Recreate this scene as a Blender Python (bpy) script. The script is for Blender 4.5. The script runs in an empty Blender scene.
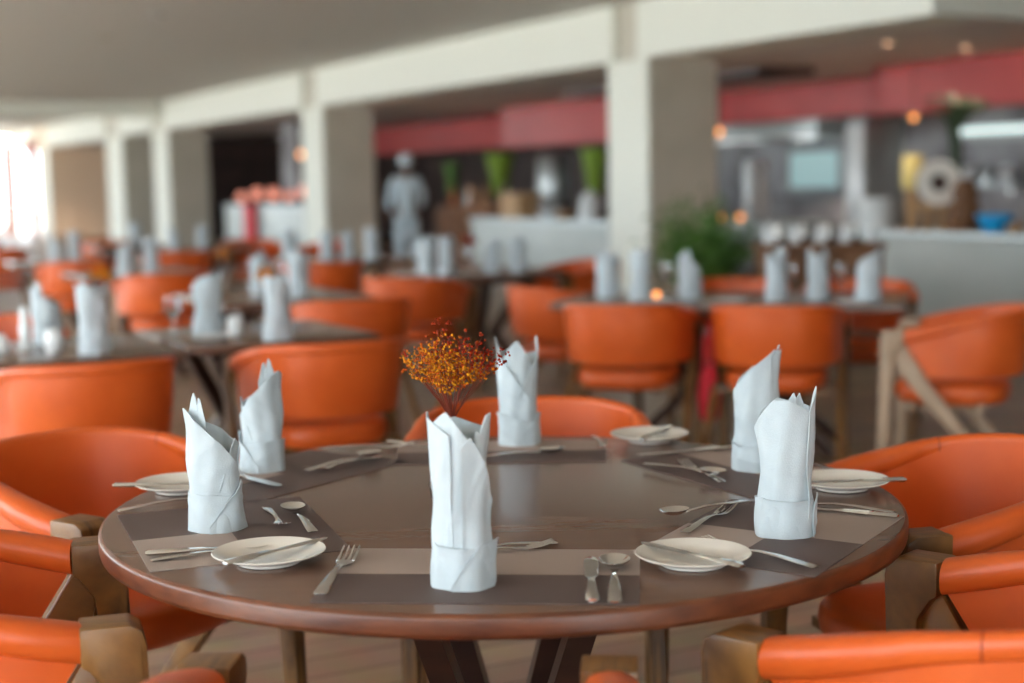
import bpy, bmesh, math, random
from mathutils import Vector, Matrix
random.seed(7)
C = bpy.context.scene.collection
PI = math.pi
TH = 0.4801                                  # the building's long axis is turned this much from the view
CT, ST = math.cos(TH), math.sin(TH)
def cs(c, s): return (c*CT - s*ST, c*ST + s*CT)   # building coordinates (across, along) -> world

# ------------------------------------------------------------------ materials
def mat(name, col, rough=0.5, metal=0.0, noise=None, bump=None, spec=0.5, coat=0.0, trans=0.0, emit=None, estr=1.0, sheen=0.0, sub=0.0):
    m = bpy.data.materials.new(name); m.use_nodes = True
    nt = m.node_tree; b = nt.nodes['Principled BSDF']
    b.inputs['Base Color'].default_value = (*col, 1)
    b.inputs['Roughness'].default_value = rough
    b.inputs['Metallic'].default_value = metal
    b.inputs['Specular IOR Level'].default_value = spec
    b.inputs['Coat Weight'].default_value = coat
    b.inputs['Coat Roughness'].default_value = 0.15
    b.inputs['Transmission Weight'].default_value = trans
    b.inputs['Sheen Weight'].default_value = sheen
    if emit:
        b.inputs['Emission Color'].default_value = (*emit, 1)
        b.inputs['Emission Strength'].default_value = estr
    tc = nt.nodes.new('ShaderNodeTexCoord')
    if noise:                                 # (other colour, scale xyz, detail, contrast lo, hi)
        col2, sc, det, lo, hi = noise
        mp = nt.nodes.new('ShaderNodeMapping'); mp.inputs['Scale'].default_value = sc
        n = nt.nodes.new('ShaderNodeTexNoise'); n.inputs['Scale'].default_value = 1.0; n.inputs['Detail'].default_value = det
        r = nt.nodes.new('ShaderNodeValToRGB')
        r.color_ramp.elements[0].position = lo; r.color_ramp.elements[0].color = (*col, 1)
        r.color_ramp.elements[1].position = hi; r.color_ramp.elements[1].color = (*col2, 1)
        nt.links.new(tc.outputs['Object'], mp.inputs['Vector']); nt.links.new(mp.outputs[0], n.inputs['Vector'])
        nt.links.new(n.outputs[0], r.inputs[0]); nt.links.new(r.outputs[0], b.inputs['Base Color'])
    if bump:                                  # (scale, strength)
        n2 = nt.nodes.new('ShaderNodeTexNoise'); n2.inputs['Scale'].default_value = bump[0]; n2.inputs['Detail'].default_value = 3
        bp = nt.nodes.new('ShaderNodeBump'); bp.inputs['Strength'].default_value = bump[1]; bp.inputs['Distance'].default_value = 0.002
        nt.links.new(tc.outputs['Object'], n2.inputs['Vector']); nt.links.new(n2.outputs[0], bp.inputs['Height'])
        nt.links.new(bp.outputs[0], b.inputs['Normal'])
    return m
M = {}
M['leather'] = mat('orange_leather', (0.64, 0.099, 0.013), 0.36, noise=((0.70, 0.120, 0.018), (9, 9, 9), 3, .35, .7), bump=(260, .12), spec=.45)
M['brown_leather'] = mat('leather_seam', (0.30, 0.035, 0.008), 0.5)
M['oak'] = mat('golden_oak', (0.25, 0.115, 0.030), 0.34, noise=((0.085, 0.036, 0.013), (70, 8, 8), 6, .38, .66), bump=(90, .25), spec=.5)
M['pale_oak'] = mat('pale_oak', (0.42, 0.29, 0.19), 0.5, noise=((0.32, 0.21, 0.13), (50, 6, 6), 4, .35, .7))
M['walnut'] = mat('table_walnut', (0.185, 0.100, 0.066), 0.22, noise=((0.150, 0.080, 0.053), (3, 22, 5), 4, .25, .8), bump=(60, .06), spec=.5)
M['walnut_edge'] = mat('table_edge_wood', (0.19, 0.055, 0.018), 0.36, noise=((0.075, 0.022, 0.010), (14, 14, 40), 5, .3, .75), spec=.6)
M['dark_wood'] = mat('dark_stained_wood', (0.035, 0.014, 0.010), 0.35, noise=((0.06, 0.024, 0.015), (8, 8, 30), 4, .35, .7))
M['mat_light'] = mat('placemat_light', (0.40, 0.31, 0.265), 0.62, bump=(900, .35), spec=.3)
M['mat_dark'] = mat('placemat_dark', (0.12, 0.080, 0.070), 0.55, bump=(900, .35), spec=.35)
M['linen'] = mat('white_linen', (0.54, 0.60, 0.63), 0.85, noise=((0.49, 0.55, 0.585), (30, 30, 30), 3, .3, .7), bump=(420, .35), spec=.2, sheen=.25)
M['steel'] = mat('polished_steel', (0.80, 0.79, 0.77), 0.09, 1.0)
M['china'] = mat('cream_china', (0.86, 0.80, 0.72), 0.12, spec=.6, coat=.4)
M['white_china'] = mat('white_china', (0.78, 0.80, 0.80), 0.2, spec=.5)
M['glass'] = mat('clear_glass', (0.95, 0.98, 1.0), 0.03, trans=1.0)
M['berry_y'] = mat('yellow_blossom', (0.62, 0.25, 0.010), 0.8, spec=.15, noise=((0.42, 0.06, 0.004), (120, 120, 120), 1, .45, .6))
M['berry_r'] = mat('red_blossom', (0.16, 0.006, 0.003), 0.8, spec=.15, noise=((0.40, 0.035, 0.004), (120, 120, 120), 1, .4, .62))
M['stem'] = mat('red_stem', (0.20, 0.030, 0.012), 0.6)
M['cream_paint'] = mat('cream_paint', (0.82, 0.82, 0.74), 0.7)
M['pier_stone'] = mat('pier_stone', (0.60, 0.55, 0.46), 0.6, noise=((0.53, 0.485, 0.40), (2, 2, 2), 3, .35, .7))
M['ceiling'] = mat('ceiling_plaster', (0.70, 0.68, 0.63), 0.8)
M['soffit'] = mat('soffit_plaster', (0.64, 0.60, 0.59), 0.8)
M['tan_wall'] = mat('tan_wall', (0.88, 0.68, 0.50), 0.7)
M['red_paint'] = mat('red_fascia_paint', (0.52, 0.060, 0.055), 0.45, noise=((0.44, 0.045, 0.045), (1.5, 1.5, 1.5), 2, .35, .7))
M['grey_panel'] = mat('counter_panel', (0.42, 0.45, 0.43), 0.4, noise=((0.36, 0.39, 0.37), (1.2, 1.2, 3), 3, .35, .7))
M['counter_top'] = mat('dark_counter_top', (0.20, 0.20, 0.20), 0.25)
M['brown_wall'] = mat('dark_bar_wall', (0.05, 0.032, 0.028), 0.5, noise=((0.10, 0.06, 0.05), (2, 2, 2), 4, .4, .7))
M['kitchen_wall'] = mat('kitchen_tile', (0.32, 0.31, 0.32), 0.35, noise=((0.15, 0.13, 0.14), (1.6, 1.6, 1.6), 3, .4, .62))
M['brushed'] = mat('brushed_steel', (0.45, 0.48, 0.48), 0.35, 0.8)
M['green'] = mat('leaf_green', (0.13, 0.28, 0.04), 0.5, noise=((0.06, 0.15, 0.025), (8, 8, 8), 2, .4, .6))
M['dark_green'] = mat('dark_leaf', (0.025, 0.05, 0.015), 0.6)
M['lime'] = mat('lime_green_glaze', (0.22, 0.36, 0.03), 0.4)
M['blue'] = mat('blue_plastic', (0.01, 0.36, 0.75), 0.35)
M['red_cloth'] = mat('red_cloth', (0.60, 0.01, 0.025), 0.7)
M['pale_wood'] = mat('carved_pale_wood', (0.52, 0.32, 0.16), 0.6, noise=((0.42, 0.24, 0.11), (20, 20, 20), 2, .4, .6))
M['brown_wood'] = mat('carved_brown_wood', (0.22, 0.09, 0.03), 0.6, noise=((0.12, 0.05, 0.02), (12, 12, 12), 2, .4, .6))
M['yellow'] = mat('yellow_paper', (0.72, 0.58, 0.22), 0.7)
M['skin'] = mat('skin', (0.16, 0.075, 0.045), 0.6)
M['uniform'] = mat('pale_uniform', (0.60, 0.70, 0.76), 0.8)
M['hair'] = mat('dark_trousers', (0.03, 0.03, 0.035), 0.8)
M['outside'] = mat('outside_paving', (0.65, 0.64, 0.60), 0.9)
M['glow'] = mat('warm_bulb', (1, .5, .2), .5, emit=(1.0, 0.36, 0.09), estr=2.6)
M['spot'] = mat('spotlight_bulb', (1, .7, .5), .5, emit=(1.0, 0.55, 0.28), estr=4)
M['pink_glow'] = mat('pink_globe', (0.8, .3, .2), .5, emit=(1.0, 0.35, 0.25), estr=.9)
M['teal_light'] = mat('kitchen_lightbox', (0.6, .8, .8), .5, emit=(0.45, 0.72, 0.72), estr=.30)
M['white_light'] = mat('tube_light', (0.9, 1, 1), .5, emit=(0.75, 0.95, 0.92), estr=1.0)
def window_glass():
    m = bpy.data.materials.new('window_glass'); m.use_nodes = True; nt = m.node_tree; nt.nodes.clear()
    o = nt.nodes.new('ShaderNodeOutputMaterial'); mx = nt.nodes.new('ShaderNodeMixShader')
    t = nt.nodes.new('ShaderNodeBsdfTransparent'); g = nt.nodes.new('ShaderNodeBsdfGlossy'); g.inputs['Roughness'].default_value = .02
    mx.inputs[0].default_value = .06
    nt.links.new(t.outputs[0], mx.inputs[1]); nt.links.new(g.outputs[0], mx.inputs[2]); nt.links.new(mx.outputs[0], o.inputs[0])
    return m
M['pane'] = window_glass()
def floor_mat():
    m = mat('wood_plank_floor', (0.2, .13, .09), .38)
    nt = m.node_tree; b = nt.nodes['Principled BSDF']; tc = [n for n in nt.nodes if n.type == 'TEX_COORD'][0]
    br = nt.nodes.new('ShaderNodeTexBrick'); br.inputs['Scale'].default_value = 1.0
    br.inputs['Brick Width'].default_value = 1.8; br.inputs['Row Height'].default_value = .16; br.inputs['Mortar Size'].default_value = .004
    br.inputs['Color1'].default_value = (0.56, 0.40, 0.28, 1); br.inputs['Color2'].default_value = (0.36, 0.25, 0.18, 1); br.inputs['Mortar'].default_value = (0.05, 0.03, 0.02, 1)
    n = nt.nodes.new('ShaderNodeTexNoise'); n.inputs['Scale'].default_value = 6; n.inputs['Detail'].default_value = 5
    mx = nt.nodes.new('ShaderNodeMix'); mx.data_type = 'RGBA'; mx.blend_type = 'MULTIPLY'; mx.inputs[0].default_value = .5
    nt.links.new(tc.outputs['Object'], br.inputs['Vector']); nt.links.new(tc.outputs['Object'], n.inputs['Vector'])
    nt.links.new(br.outputs['Color'], mx.inputs[6]); nt.links.new(n.outputs['Color'], mx.inputs[7]); nt.links.new(mx.outputs[2], b.inputs['Base Color'])
    return m
M['floor'] = floor_mat()
M['red_curtain'] = mat('faded_red_curtain', (0.75, 0.22, 0.17), 0.8)

# ------------------------------------------------------------------ mesh helpers
class G:
    """collects faces, becomes one mesh object"""
    def __init__(s): s.v = []; s.f = []; s.mi = []
    def add(s, vs, fs, mi=0, T=None):
        k = len(s.v)
        for p in vs:
            p = Vector(p)
            s.v.append(T @ p if T else p)
        for f in fs: s.f.append([i+k for i in f]); s.mi.append(mi)
        return s
    def box(s, x0, x1, y0, y1, z0, z1, b=0.0, mi=0, T=None):
        bm = bmesh.new(); bmesh.ops.create_cube(bm, size=1)
        for v in bm.verts: v.co = Vector(((x0+x1)/2+v.co.x*(x1-x0), (y0+y1)/2+v.co.y*(y1-y0), (z0+z1)/2+v.co.z*(z1-z0)))
        if b > 0: bmesh.ops.bevel(bm, geom=list(bm.edges), offset=b, segments=2, affect='EDGES', profile=.6)
        bm.verts.index_update()
        s.add([v.co.copy() for v in bm.verts], [[v.index for v in f.verts] for f in bm.faces], mi, T); bm.free(); return s
    def loft(s, secs, closed=True, caps=True, mi=0, ring=False, T=None):
        n = len(secs[0]); vs = [p for sec in secs for p in sec]; fs = []
        m = len(secs); last = m if ring else m-1
        for i in range(last):
            a = i*n; b = ((i+1) % m)*n
            for j in range(n if closed else n-1):
                k = (j+1) % n
                fs.append([a+j, a+k, b+k, b+j])
        if caps and not ring:
            fs.append(list(range(n))[::-1]); fs.append([(m-1)*n+j for j in range(n)])
        s.add(vs, fs, mi, T); return s
    def tube(s, pts, rad, n=8, mi=0, T=None):
        pts = [Vector(p) for p in pts]
        rads = rad if isinstance(rad, (list, tuple)) else [rad]*len(pts)
        secs = []
        for i, p in enumerate(pts):
            d = (pts[min(i+1, len(pts)-1)] - pts[max(i-1, 0)]).normalized()
            a = Vector((0, 0, 1)) if abs(d.z) < .9 else Vector((1, 0, 0))
            u = d.cross(a).normalized(); w = d.cross(u)
            secs.append([p + (u*math.cos(2*PI*k/n) + w*math.sin(2*PI*k/n))*rads[i] for k in range(n)])
        return s.loft(secs, mi=mi, T=T)
    def lathe(s, prof, n=32, mi=0, T=None, caps=True):
        secs = [[Vector((r*math.cos(2*PI*k/n), r*math.sin(2*PI*k/n), z)) for k in range(n)] for r, z in prof]
        return s.loft(secs, caps=caps, mi=mi, T=T)
    def ball(s, c, r, n=8, m=5, mi=0, sc=(1, 1, 1)):
        prof = [(max(1e-5, math.sin(PI*i/m))*r, -math.cos(PI*i/m)*r) for i in range(m+1)]
        T = Matrix.Translation(c) @ Matrix.Diagonal((*sc, 1))
        return s.lathe(prof, n, mi, T, caps=False)
    def build(s, name, mats, parent=None, loc=None, rz=0, smooth=True, angle=40):
        me = bpy.data.meshes.new(name)
        me.from_pydata([tuple(v) for v in s.v], [], s.f)
        for m in (mats if isinstance(mats, (list, tuple)) else [mats]): me.materials.append(m)
        for i, p in enumerate(me.polygons): p.material_index = s.mi[i]; p.use_smooth = smooth
        bm = bmesh.new(); bm.from_mesh(me); bmesh.ops.recalc_face_normals(bm, faces=bm.faces); bm.to_mesh(me); bm.free()
        if smooth:
            try: me.set_sharp_from_angle(angle=math.radians(angle))
            except Exception: pass
        o = bpy.data.objects.new(name, me); C.objects.link(o)
        if parent is not None: o.parent = parent
        if loc is not None: o.location = loc
        o.rotation_euler.z = rz
        return o
def tag(o, label, cat, group=None, kind=None):
    o['label'] = label; o['category'] = cat
    if group: o['group'] = group
    if kind: o['kind'] = kind
    return o
def thing(name, label, cat, loc=(0, 0, 0), rz=0, group=None):
    o = bpy.data.objects.new(name, None); C.objects.link(o); o.empty_display_size = .1
    o.location = loc; o.rotation_euler.z = rz
    return tag(o, label, cat, group)
KIDS = {}
def kids(o): return [c for c in bpy.data.objects if c.parent == o]
def dup(root, label, loc, rz, group=None, rot=None):
    r = root.copy(); C.objects.link(r); r.location = loc; r.rotation_euler = rot if rot else (0, 0, rz)
    r['label'] = label
    if group: r['group'] = group
    for ch in kids(root):
        c = ch.copy(); C.objects.link(c); c.parent = r
        for g in kids(ch):
            d = g.copy(); C.objects.link(d); d.parent = c
    return r
def struct(name, g, m, smooth=False, label=None):
    o = g.build(name, m, smooth=smooth, rz=TH); o['kind'] = 'structure'
    if label: o['label'] = label
    return o
def interp(prof, t):
    for (a, x), (b, y) in zip(prof, prof[1:]):
        if t <= b: return x + (y-x)*((t-a)/(b-a) if b > a else 0)
    return prof[-1][1]

# ------------------------------------------------------------------ the room (built in across/along coordinates, turned by TH)
HC, HB = 3.14, 2.56
struct('floor', G().box(-5.2, 17, -9.2, 50, -.1, 0), M['floor'])
struct('ceiling', G().box(-5.2, 8.4, -9.2, 50, HC, HC+.15).box(8.4, 17, -9.2, 8.9, HC, HC+.15), M['ceiling'])
g = G(); g.box(8.95, 17, 9.0, 50, HB+.002, HB+.15); struct('ceiling', g, M['soffit'])
# beams between the piers
piers = [(12.93, 13.68), (22.26, 23.18), (31.5, 32.7), (35.6, 37.2), (44.7, 46.4)]
edges = [8.83]+[v for p in piers for v in (p[0]+.12, p[1]-.16)]+[49.8]
for i in range(0, len(edges), 2):
    struct('trim_%d' % (i//2+1), G().box(8.28, 8.98, edges[i], edges[i+1], HB, HC, .01), M['cream_paint'])
struct('trim_7', G().box(8.98, 17, 8.83, 9.0, HB, HC), M['cream_paint'])
struct('trim_8', G().box(-5, 8.28, 31.9, 32.3, 2.84, HC), M['cream_paint'])
for i, (a, b) in enumerate(piers):
    g = G(); g.box(8.36, 9.2, a+.02, b, 0, HC, .006); g.box(8.33, 8.37, a-.0, b+.02, 0, HB, .004, mi=1); g.box(8.33, 8.9, b, b+.02, 0, HB, mi=1)
    struct('wall_pier_%d' % (i+1), g, [M['tan_wall'] if i == 4 else M['pier_stone'], M['cream_paint']])
struct('wall_right', G().box(16.8, 17, -9.2, 50, 0, HC), M['brown_wall'])
struct('wall_end_tan', G().box(9.15, 16.8, 44.75, 44.95, 0, HB), M['tan_wall'])
# window wall on the left, end windows, windows behind
def glazed(name, axis, fixed, a0, a1, step, sill=.12, head=2.95):
    g = G(); p = G(); k = a0
    def bx(G_, u0, u1, z0, z1, d0=-.1, d1=.1, b=0):
        if axis == 'c': G_.box(fixed+d0, fixed+d1, u0, u1, z0, z1, b)
        else: G_.box(u0, u1, fixed+d0, fixed+d1, z0, z1, b)
    bx(g, a0, a1, 0, sill); bx(g, a0, a1, head, HC)
    while k < a1-.01:
        bx(g, k, k+.12, sill, head, -.08, .08); k += step
    bx(g, a1-.12, a1, sill, head, -.08, .08)
    bx(p, a0+.06, a1-.06, sill, head, -.006, .006)
    struct(name, g, M['cream_paint'])
    q = struct('window_'+name.split('_')[1], p, M['pane'])
glazed('wall_left', 'c', -5.1, -9.2, 50, 2.4)
glazed('wall_far', 's', 49.9, -5, 8.3, 1.9, .2, 3.0)
glazed('wall_back', 's', -9.1, -5, 2.0, 2.4)
struct('wall_back_plain', G().box(2.0, 17, -9.2, -9.0, 0, HC), M['soffit'])  # unseen; kept windowless so right-facing surfaces get less light
for o in bpy.data.objects:
    if o.name.startswith('window_'): o.name = {'window_left': 'window_1', 'window_far': 'window_2', 'window_back': 'window_3'}[o.name]
struct('floor', G().box(-60, 60, -60, 110, -.35, -.12), M['outside'])
# red fascia over the bar
for k, (c, s0, s1, zb) in enumerate([(11.7, 9.0, 13.4, 2.03), (12.7, 13.4, 18.6, 2.09), (11.7, 18.7, 22.7, 1.90), (12.9, 22.7, 31.4, 1.97)]):
    struct('trim_%d' % (10+k), G().box(c, c+.15, s0, s1, zb, HB, .01), M['red_paint'], label='red painted fascia board over the bar')
struct('trim_15', G().box(11.7, 12.85, 13.33, 13.4, 2.03, HB), M['red_paint'])
struct('trim_16', G().box(10.2, 11.0, 13.6, 18.0, HB-.09, HB), M['brown_wall'])  # dark slab, its colour stands in for shade in a ceiling slot
# back wall of kitchen and dark bar behind
struct('wall_kitchen', G().box(15.2, 15.4, 8.0, 22.0, 0, HB), M['kitchen_wall'])
struct('wall_bar', G().box(15.0, 15.2, 22.0, 40, 0, HB), M['brown_wall'])
# doorway region seen between second and third pier
g = G(); g.box(9.3, 14.8, 37.0, 37.2, 0, HB, mi=0)
struct('wall_dark_panel', g, M['brown_wall'])

struct('wall_doorway_side', G().box(10.0, 10.1, 28.2, 29.1, 0, HB), M['kitchen_wall'])
# bar counters
def counter(name, c0, c1, s0, s1, h, label, lit=M['grey_panel']):
    t = thing(name, label, 'counter', (*cs(c0, s0), 0), TH)
    W, L = c1-c0, s1-s0
    G().box(.03, W-.03, .03, L-.03, .10, h-.05, .004).build('panel', lit, t)
    G().box(.07, W-.07, .07, L-.07, 0, .10).build('plinth', M['counter_top'], t)
    G().box(0, W, 0, L, h-.05, h, .008).build('counter_top', M['brushed'], t)
    return t
CH = .845
counter('bar_counter', 9.25, 9.95, 4.5, 11.0, CH, 'long grey bar counter carrying a pot, wood carvings and a blue bowl')
counter('bar_counter', 9.25, 9.95, 14.6, 19.0, CH, 'pale bar counter with a wooden crate on it, left of the nearest pier')

# ------------------------------------------------------------------ dining chair
def chair_path(N=47):
    pts = []
    ax, yf, yc, bb = .275, .190, -.03, .27
    arm = [( -ax - .012*math.sin(PI*i/8), yf + (yc-yf)*i/8) for i in range(8)]
    arc = []
    for i in range(N-16+1):
        a = PI + PI*i/(N-16)
        ex = 2/2.25
        cx, sy = math.cos(a), math.sin(a)
        arc.append((ax*math.copysign(abs(cx)**ex, cx), yc + bb*math.copysign(abs(sy)**ex, sy)))
    pts = arm + arc + [(-x, y) for x, y in arm[::-1]]
    return [Vector((x, y, 0)) for x, y in pts]
def topz(y):
    u = min(1, max(0, (.20-y)/.5)); return .703 + .084*(1-(1-u)**1.6)
def make_chair(label, woodm, loc, rz, group):
    t = thing('dining_chair', label, 'chair', loc, rz, group)
    P = chair_path(); n = len(P)
    rail = G(); panel = G(); secs = []; ps = []
    for i, p in enumerate(P):
        d = (P[min(i+1, n-1)]-P[max(i-1, 0)]).normalized()
        o = Vector((d.y, -d.x, 0))                       # outward
        if o.dot(p-Vector((0, .0, 0))) < 0: o = -o
        k = min(1, max(0, (p.y+.16)/.30)); k = k*k*(3-2*k); w = .016 + .020*k; hh = .020 + .011*k
        z = topz(p.y) - hh
        s = []
        for j in range(16):
            a = 2*PI*j/16
            ca, sa = math.cos(a), math.sin(a)
            s.append(p + o*(w*math.copysign(abs(ca)**.8, ca) + .006*(1-k) + .004*k) + Vector((0, 0, z + hh*math.copysign(abs(sa)**.8, sa))))
        secs.append(s)
        zb = .505
        if p.y > .09: zb = .505 + (p.y-.09)*1.55
        zb = min(zb, z-.012); lean = .035*min(1, max(0, (.03-p.y)/.25))
        zt = z + .005; q = []
        for f in (0, .25, .5, .75, 1):
            q.append(p + o*(.014 - lean*f*f) + Vector((0, 0, zt+(zb-zt)*f)))
        for f in (1, .75, .5, .25, 0):
            q.append(p + o*(-.010 - lean*f*f) + Vector((0, 0, zt+(zb-zt)*f)))
        ps.append(q)
    ro_ = rail.loft(secs).build('top_rail', M['leather'], t)
    panel.loft(ps).build('backrest', M['leather'], t, angle=60)
    # seams across the rail
    for ii in (11, n-12):
        sm = G(); s = [Vector(v) for v in secs[ii]]; c = sum(s, Vector())/len(s)
        sm.tube([c+(v-c)*1.012 for v in s]+[c+(s[0]-c)*1.012], .0014, 5).build('seam', M['brown_leather'], ro_)
    # wooden arm end running down into the front leg, and the sloping rear leg
    for sx in (-1, 1):
        def board(poly, tk, cx, name):
            bm = bmesh.new(); pts = []
            for (y0, z0), (y1, z1) in zip(poly, poly[1:]+poly[:1]):
                pts.append((y0, z0))
                if abs(z1-z0) > .3: pts += [(y0+(y1-y0)*q, z0+(z1-z0)*q) for q in (.33, .66)]
            L_ = [bm.verts.new((sx*(cx(z)-tk(z)), y, z)) for y, z in pts]; R_ = [bm.verts.new((sx*(cx(z)+tk(z)), y, z)) for y, z in pts]
            bm.faces.new(L_); bm.faces.new(R_[::-1]); n_ = len(pts)
            for q in range(n_): bm.faces.new((L_[q], R_[q], R_[(q+1) % n_], L_[(q+1) % n_]))
            bmesh.ops.recalc_face_normals(bm, faces=bm.faces)
            sharp = [e for e in bm.edges if len(e.link_faces) == 2 and e.calc_face_angle() > .5]
            bmesh.ops.bevel(bm, geom=sharp, offset=.005, segments=2, affect='EDGES', profile=.6, clamp_overlap=True)
            bm.verts.index_update(); g_ = G(); g_.add([v.co.copy() for v in bm.verts], [[v.index for v in f_.verts] for f_ in bm.faces]); bm.free()
            return g_.build(name, woodm, t, angle=35)
        board([(.188, .7045), (.262, .7045), (.280, .694), (.286, .672), (.292, .45), (.302, 0), (.262, 0), (.240, .42), (.226, .60), (.200, .638), (.188, .645)],
              lambda z: .017+.022*min(1, max(0, (z-.45)/.2)), lambda z: .279+.016*max(0, (.6-z)/.6), 'leg')
        board([(.192, .652), (.236, .610), (.222, .560), (.172, .478), (-.258, 0), (-.298, 0), (.098, .500), (.186, .640)],
              lambda z: .0165, lambda z: .279+.030*max(0, (.64-z)/.64), 'leg')
    # seat cushion
    st = G(); rings = []
    for (sc, z) in ((.80, .375), (.93, .385), (.985, .405), (1.0, .43), (.985, .452), (.93, .466), (.80, .474), (.5, .479), (.15, .481)):
        r = []
        for j in range(40):
            a = 2*PI*j/40; ca, sa = math.cos(a), math.sin(a)
            r.append(Vector((.232*sc*math.copysign(abs(ca)**.7, ca), .015 + .24*sc*math.copysign(abs(sa)**.7, sa), z)))
        rings.append(r)
    st.loft(rings).build('seat', M['leather'], t, angle=70)
    fr = G()
    for y in (.17, -.12):
        hw = .262
        fr.box(-hw, hw, y-.018, y+.018, .368, .392, .004)
    fr.box(-.18, -.14, -.12, .17, .362, .385); fr.box(.14, .18, -.12, .17, .362, .385)
    fr.build('seat_frame', woodm, t)
    return t
near = 'chairs around the round table'
ch0 = make_chair('orange leather chair cut by the bottom edge, only its two arm tips showing', M['oak'], (-.172, 1.785, 0), math.radians(-4.7), near)
def place(label, x, y, rz, group, proto=None):
    return dup(proto or ch0, label, (x, y, 0), rz, group)
def face(fx, fy): return math.atan2(-fx, fy)
place('orange chair at lower left whose thick near arm and wooden block fill the corner', -.93, 2.43, face(.952, .298), near)
place('orange chair at the bottom right with two broad golden wood arm blocks', .69, 2.17, face(-.746, .667), near)
place('orange barrel chair left of the round table, its deep shaded inside open to us', -.91, 3.31, face(.83, -.56), near)
place('orange barrel chair tucked in at the right rim, far arm hidden by the napkins', .90, 3.03, face(-.96, -.25), near)
place('orange chair straight across the round table, only its rounded back top in view', .045, 3.67, face(-.02, -1), near)
def cplace(label, c, s, rz, group, proto=None):
    x, y = cs(c, s); return place(label, x, y, rz, group, proto)
GB = 'chairs at the tables behind'
cplace('orange chair back at far left in front of the rectangular table', 1.08, 5.31, TH, GB)
cplace('orange chair back behind the two left napkins of the round table', 1.99, 5.40, TH-.03, GB)
cplace('orange chair showing above the small left table, right of its napkins', 2.82, 7.22, TH-.15, GB)
place('orange chair left of the centre, turned to the right, above the flower bunch', -.61, 9.38, -.42, GB)
rzg = -.29
place('orange chair directly behind the back napkin, left one of the pair seen from behind', .555, 7.11, rzg, GB)
place('orange chair above the two right napkins, right one of the pair seen from behind', 1.23, 6.92, rzg, GB)
place('orange chair at the left end of the long table, seen from its side', .30, 8.28, face(.85, .5), GB)
place('orange chair at the far side of the long table in front of the plant', 1.22, 8.22, rzg+PI, GB)
place('orange chair at the far side of the long table, near its right end', 1.85, 7.98, rzg+PI, GB)
c8 = make_chair('orange chair with pale wooden legs standing alone at the right edge', M['pale_oak'], (1.93, 6.45, 0), face(-.92, .37), GB)
cplace('orange chair in the left background behind the pair of leaning napkins', 2.64, 10.25, TH, GB)
cplace('orange chair showing just right of the tall middle left napkin', 3.97, 10.7, TH, GB)
cplace('orange chair above the leftmost tall napkin of the rectangular table', 2.52, 12.5, TH, GB)
cplace('orange chair far back between the third pier and the dark doorway', 3.66, 13.6, TH, GB)
cplace('orange chair far back under the wide tan wall', 3.68, 16.9, TH, GB)
cplace('orange chair at the far left edge under the bright windows', 2.38, 15.7, TH, GB)
cplace('orange chair beyond the far rectangular table at the left edge', 1.02, 7.0, TH+PI, GB)
cplace('orange chair at the right side of the middle table, facing the bar', 5.3, 9.2, TH+PI/2, GB)
cplace('orange chair on the window side of the small far table', 1.6, 13.4, TH-PI/2, GB)
cplace('orange chair turned away in the far middle, under the white counter', 4.9, 15.3, TH+PI, GB)
cplace('orange chair on the bar side of the far small table, below the dark doorway', 5.2, 14.2, TH+PI/2, GB)
cplace('orange chair at the far back left, second from the windows', 1.6, 19.5, TH, GB)
cplace('orange chair at the far back left, nearest the bright end windows', 2.9, 21.0, TH+PI, GB)

# ------------------------------------------------------------------ tables
TC = Vector((-.022, 2.822, 0)); TR = .75; TZ = .75
t = thing('round_table', 'large round dark wood dining table laid with six places', 'table', TC)
G().lathe([(.70, .711), (.744, .7112), (.749, .714), (.7505, .720)], 120).lathe([(.7505, .720), (.7505, .741), (.749, .7465), (.743, .7495)], 120, caps=False).build('table_edge', M['walnut_edge'], t, angle=70)
G().lathe([(.745, .735), (.744, .7493), (.740, .7500)], 120).build('tabletop', M['walnut'], t)
for sx in (-1, 1):
    for sy in (-1, 1):
        g = G()
        pts = [(.165, .33, .705), (.10, .21, .45), (.045, .10, .28), (.12, .22, .12), (.20, .36, 0)]
        secs = []
        for (x, y, z) in pts:
            w, dp = .024, .045
            secs.append([Vector((sx*x+a*w, sy*y+b*dp, z)) for a, b in ((-1, -1), (1, -1), (1, 1), (-1, 1))])
        g.loft(secs).build('leg', M['dark_wood'], t, angle=20)
G().box(-.16, .16, -.03, .03, .50, .56, .004).build('stretcher', M['dark_wood'], t)
G().box(-.22, .22, -.40, .40, .66, .705, .004).build('support_frame', M['dark_wood'], t)

def small_table(label, x, y, rz, wx, wy, group='tables behind the round table'):
    t = thing('dining_table', label, 'table', (x, y, 0), rz, group)
    G().box(-wx/2, wx/2, -wy/2, wy/2, .715, .75, .006).build('tabletop', M['walnut'], t)
    for sx in (-1, 1):
        for sy in (-1, 1):
            secs = []
            for (k, z) in ((.30, .715), (.10, .33), (.30, 0)):
                secs.append([Vector((sx*wx*k+a*.03, sy*wy*k+b*.04, z)) for a, b in ((-1, -1), (1, -1), (1, 1), (-1, 1))])
            G().loft(secs).build('leg', M['dark_wood'], t, angle=20)
    G().box(-wx*.34, wx*.34, -wy*.34, wy*.34, .68, .715).build('support_frame', M['dark_wood'], t)
    return t
def ctable(label, c, s, wx, wy): x, y = cs(c, s); return small_table(label, x, y, TH, wx, wy)
ctable('dark rectangular table at the left edge with two tall napkins and glassware', .82, 5.90, 1.32, .86)
ctable('dark square table behind the left chairs with two napkins and a candle glass', 1.93, 6.04, .80, .84)
ctable('dark table further left in the middle row with two napkins', 2.66, 8.0, .85, 1.0)
ctable('dark table behind the left background chair with two leaning napkins', 2.6, 10.86, .9, .85)
ctable('dark table in the middle distance below the person in white', 4.5, 9.2, .9, 1.05)
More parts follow.
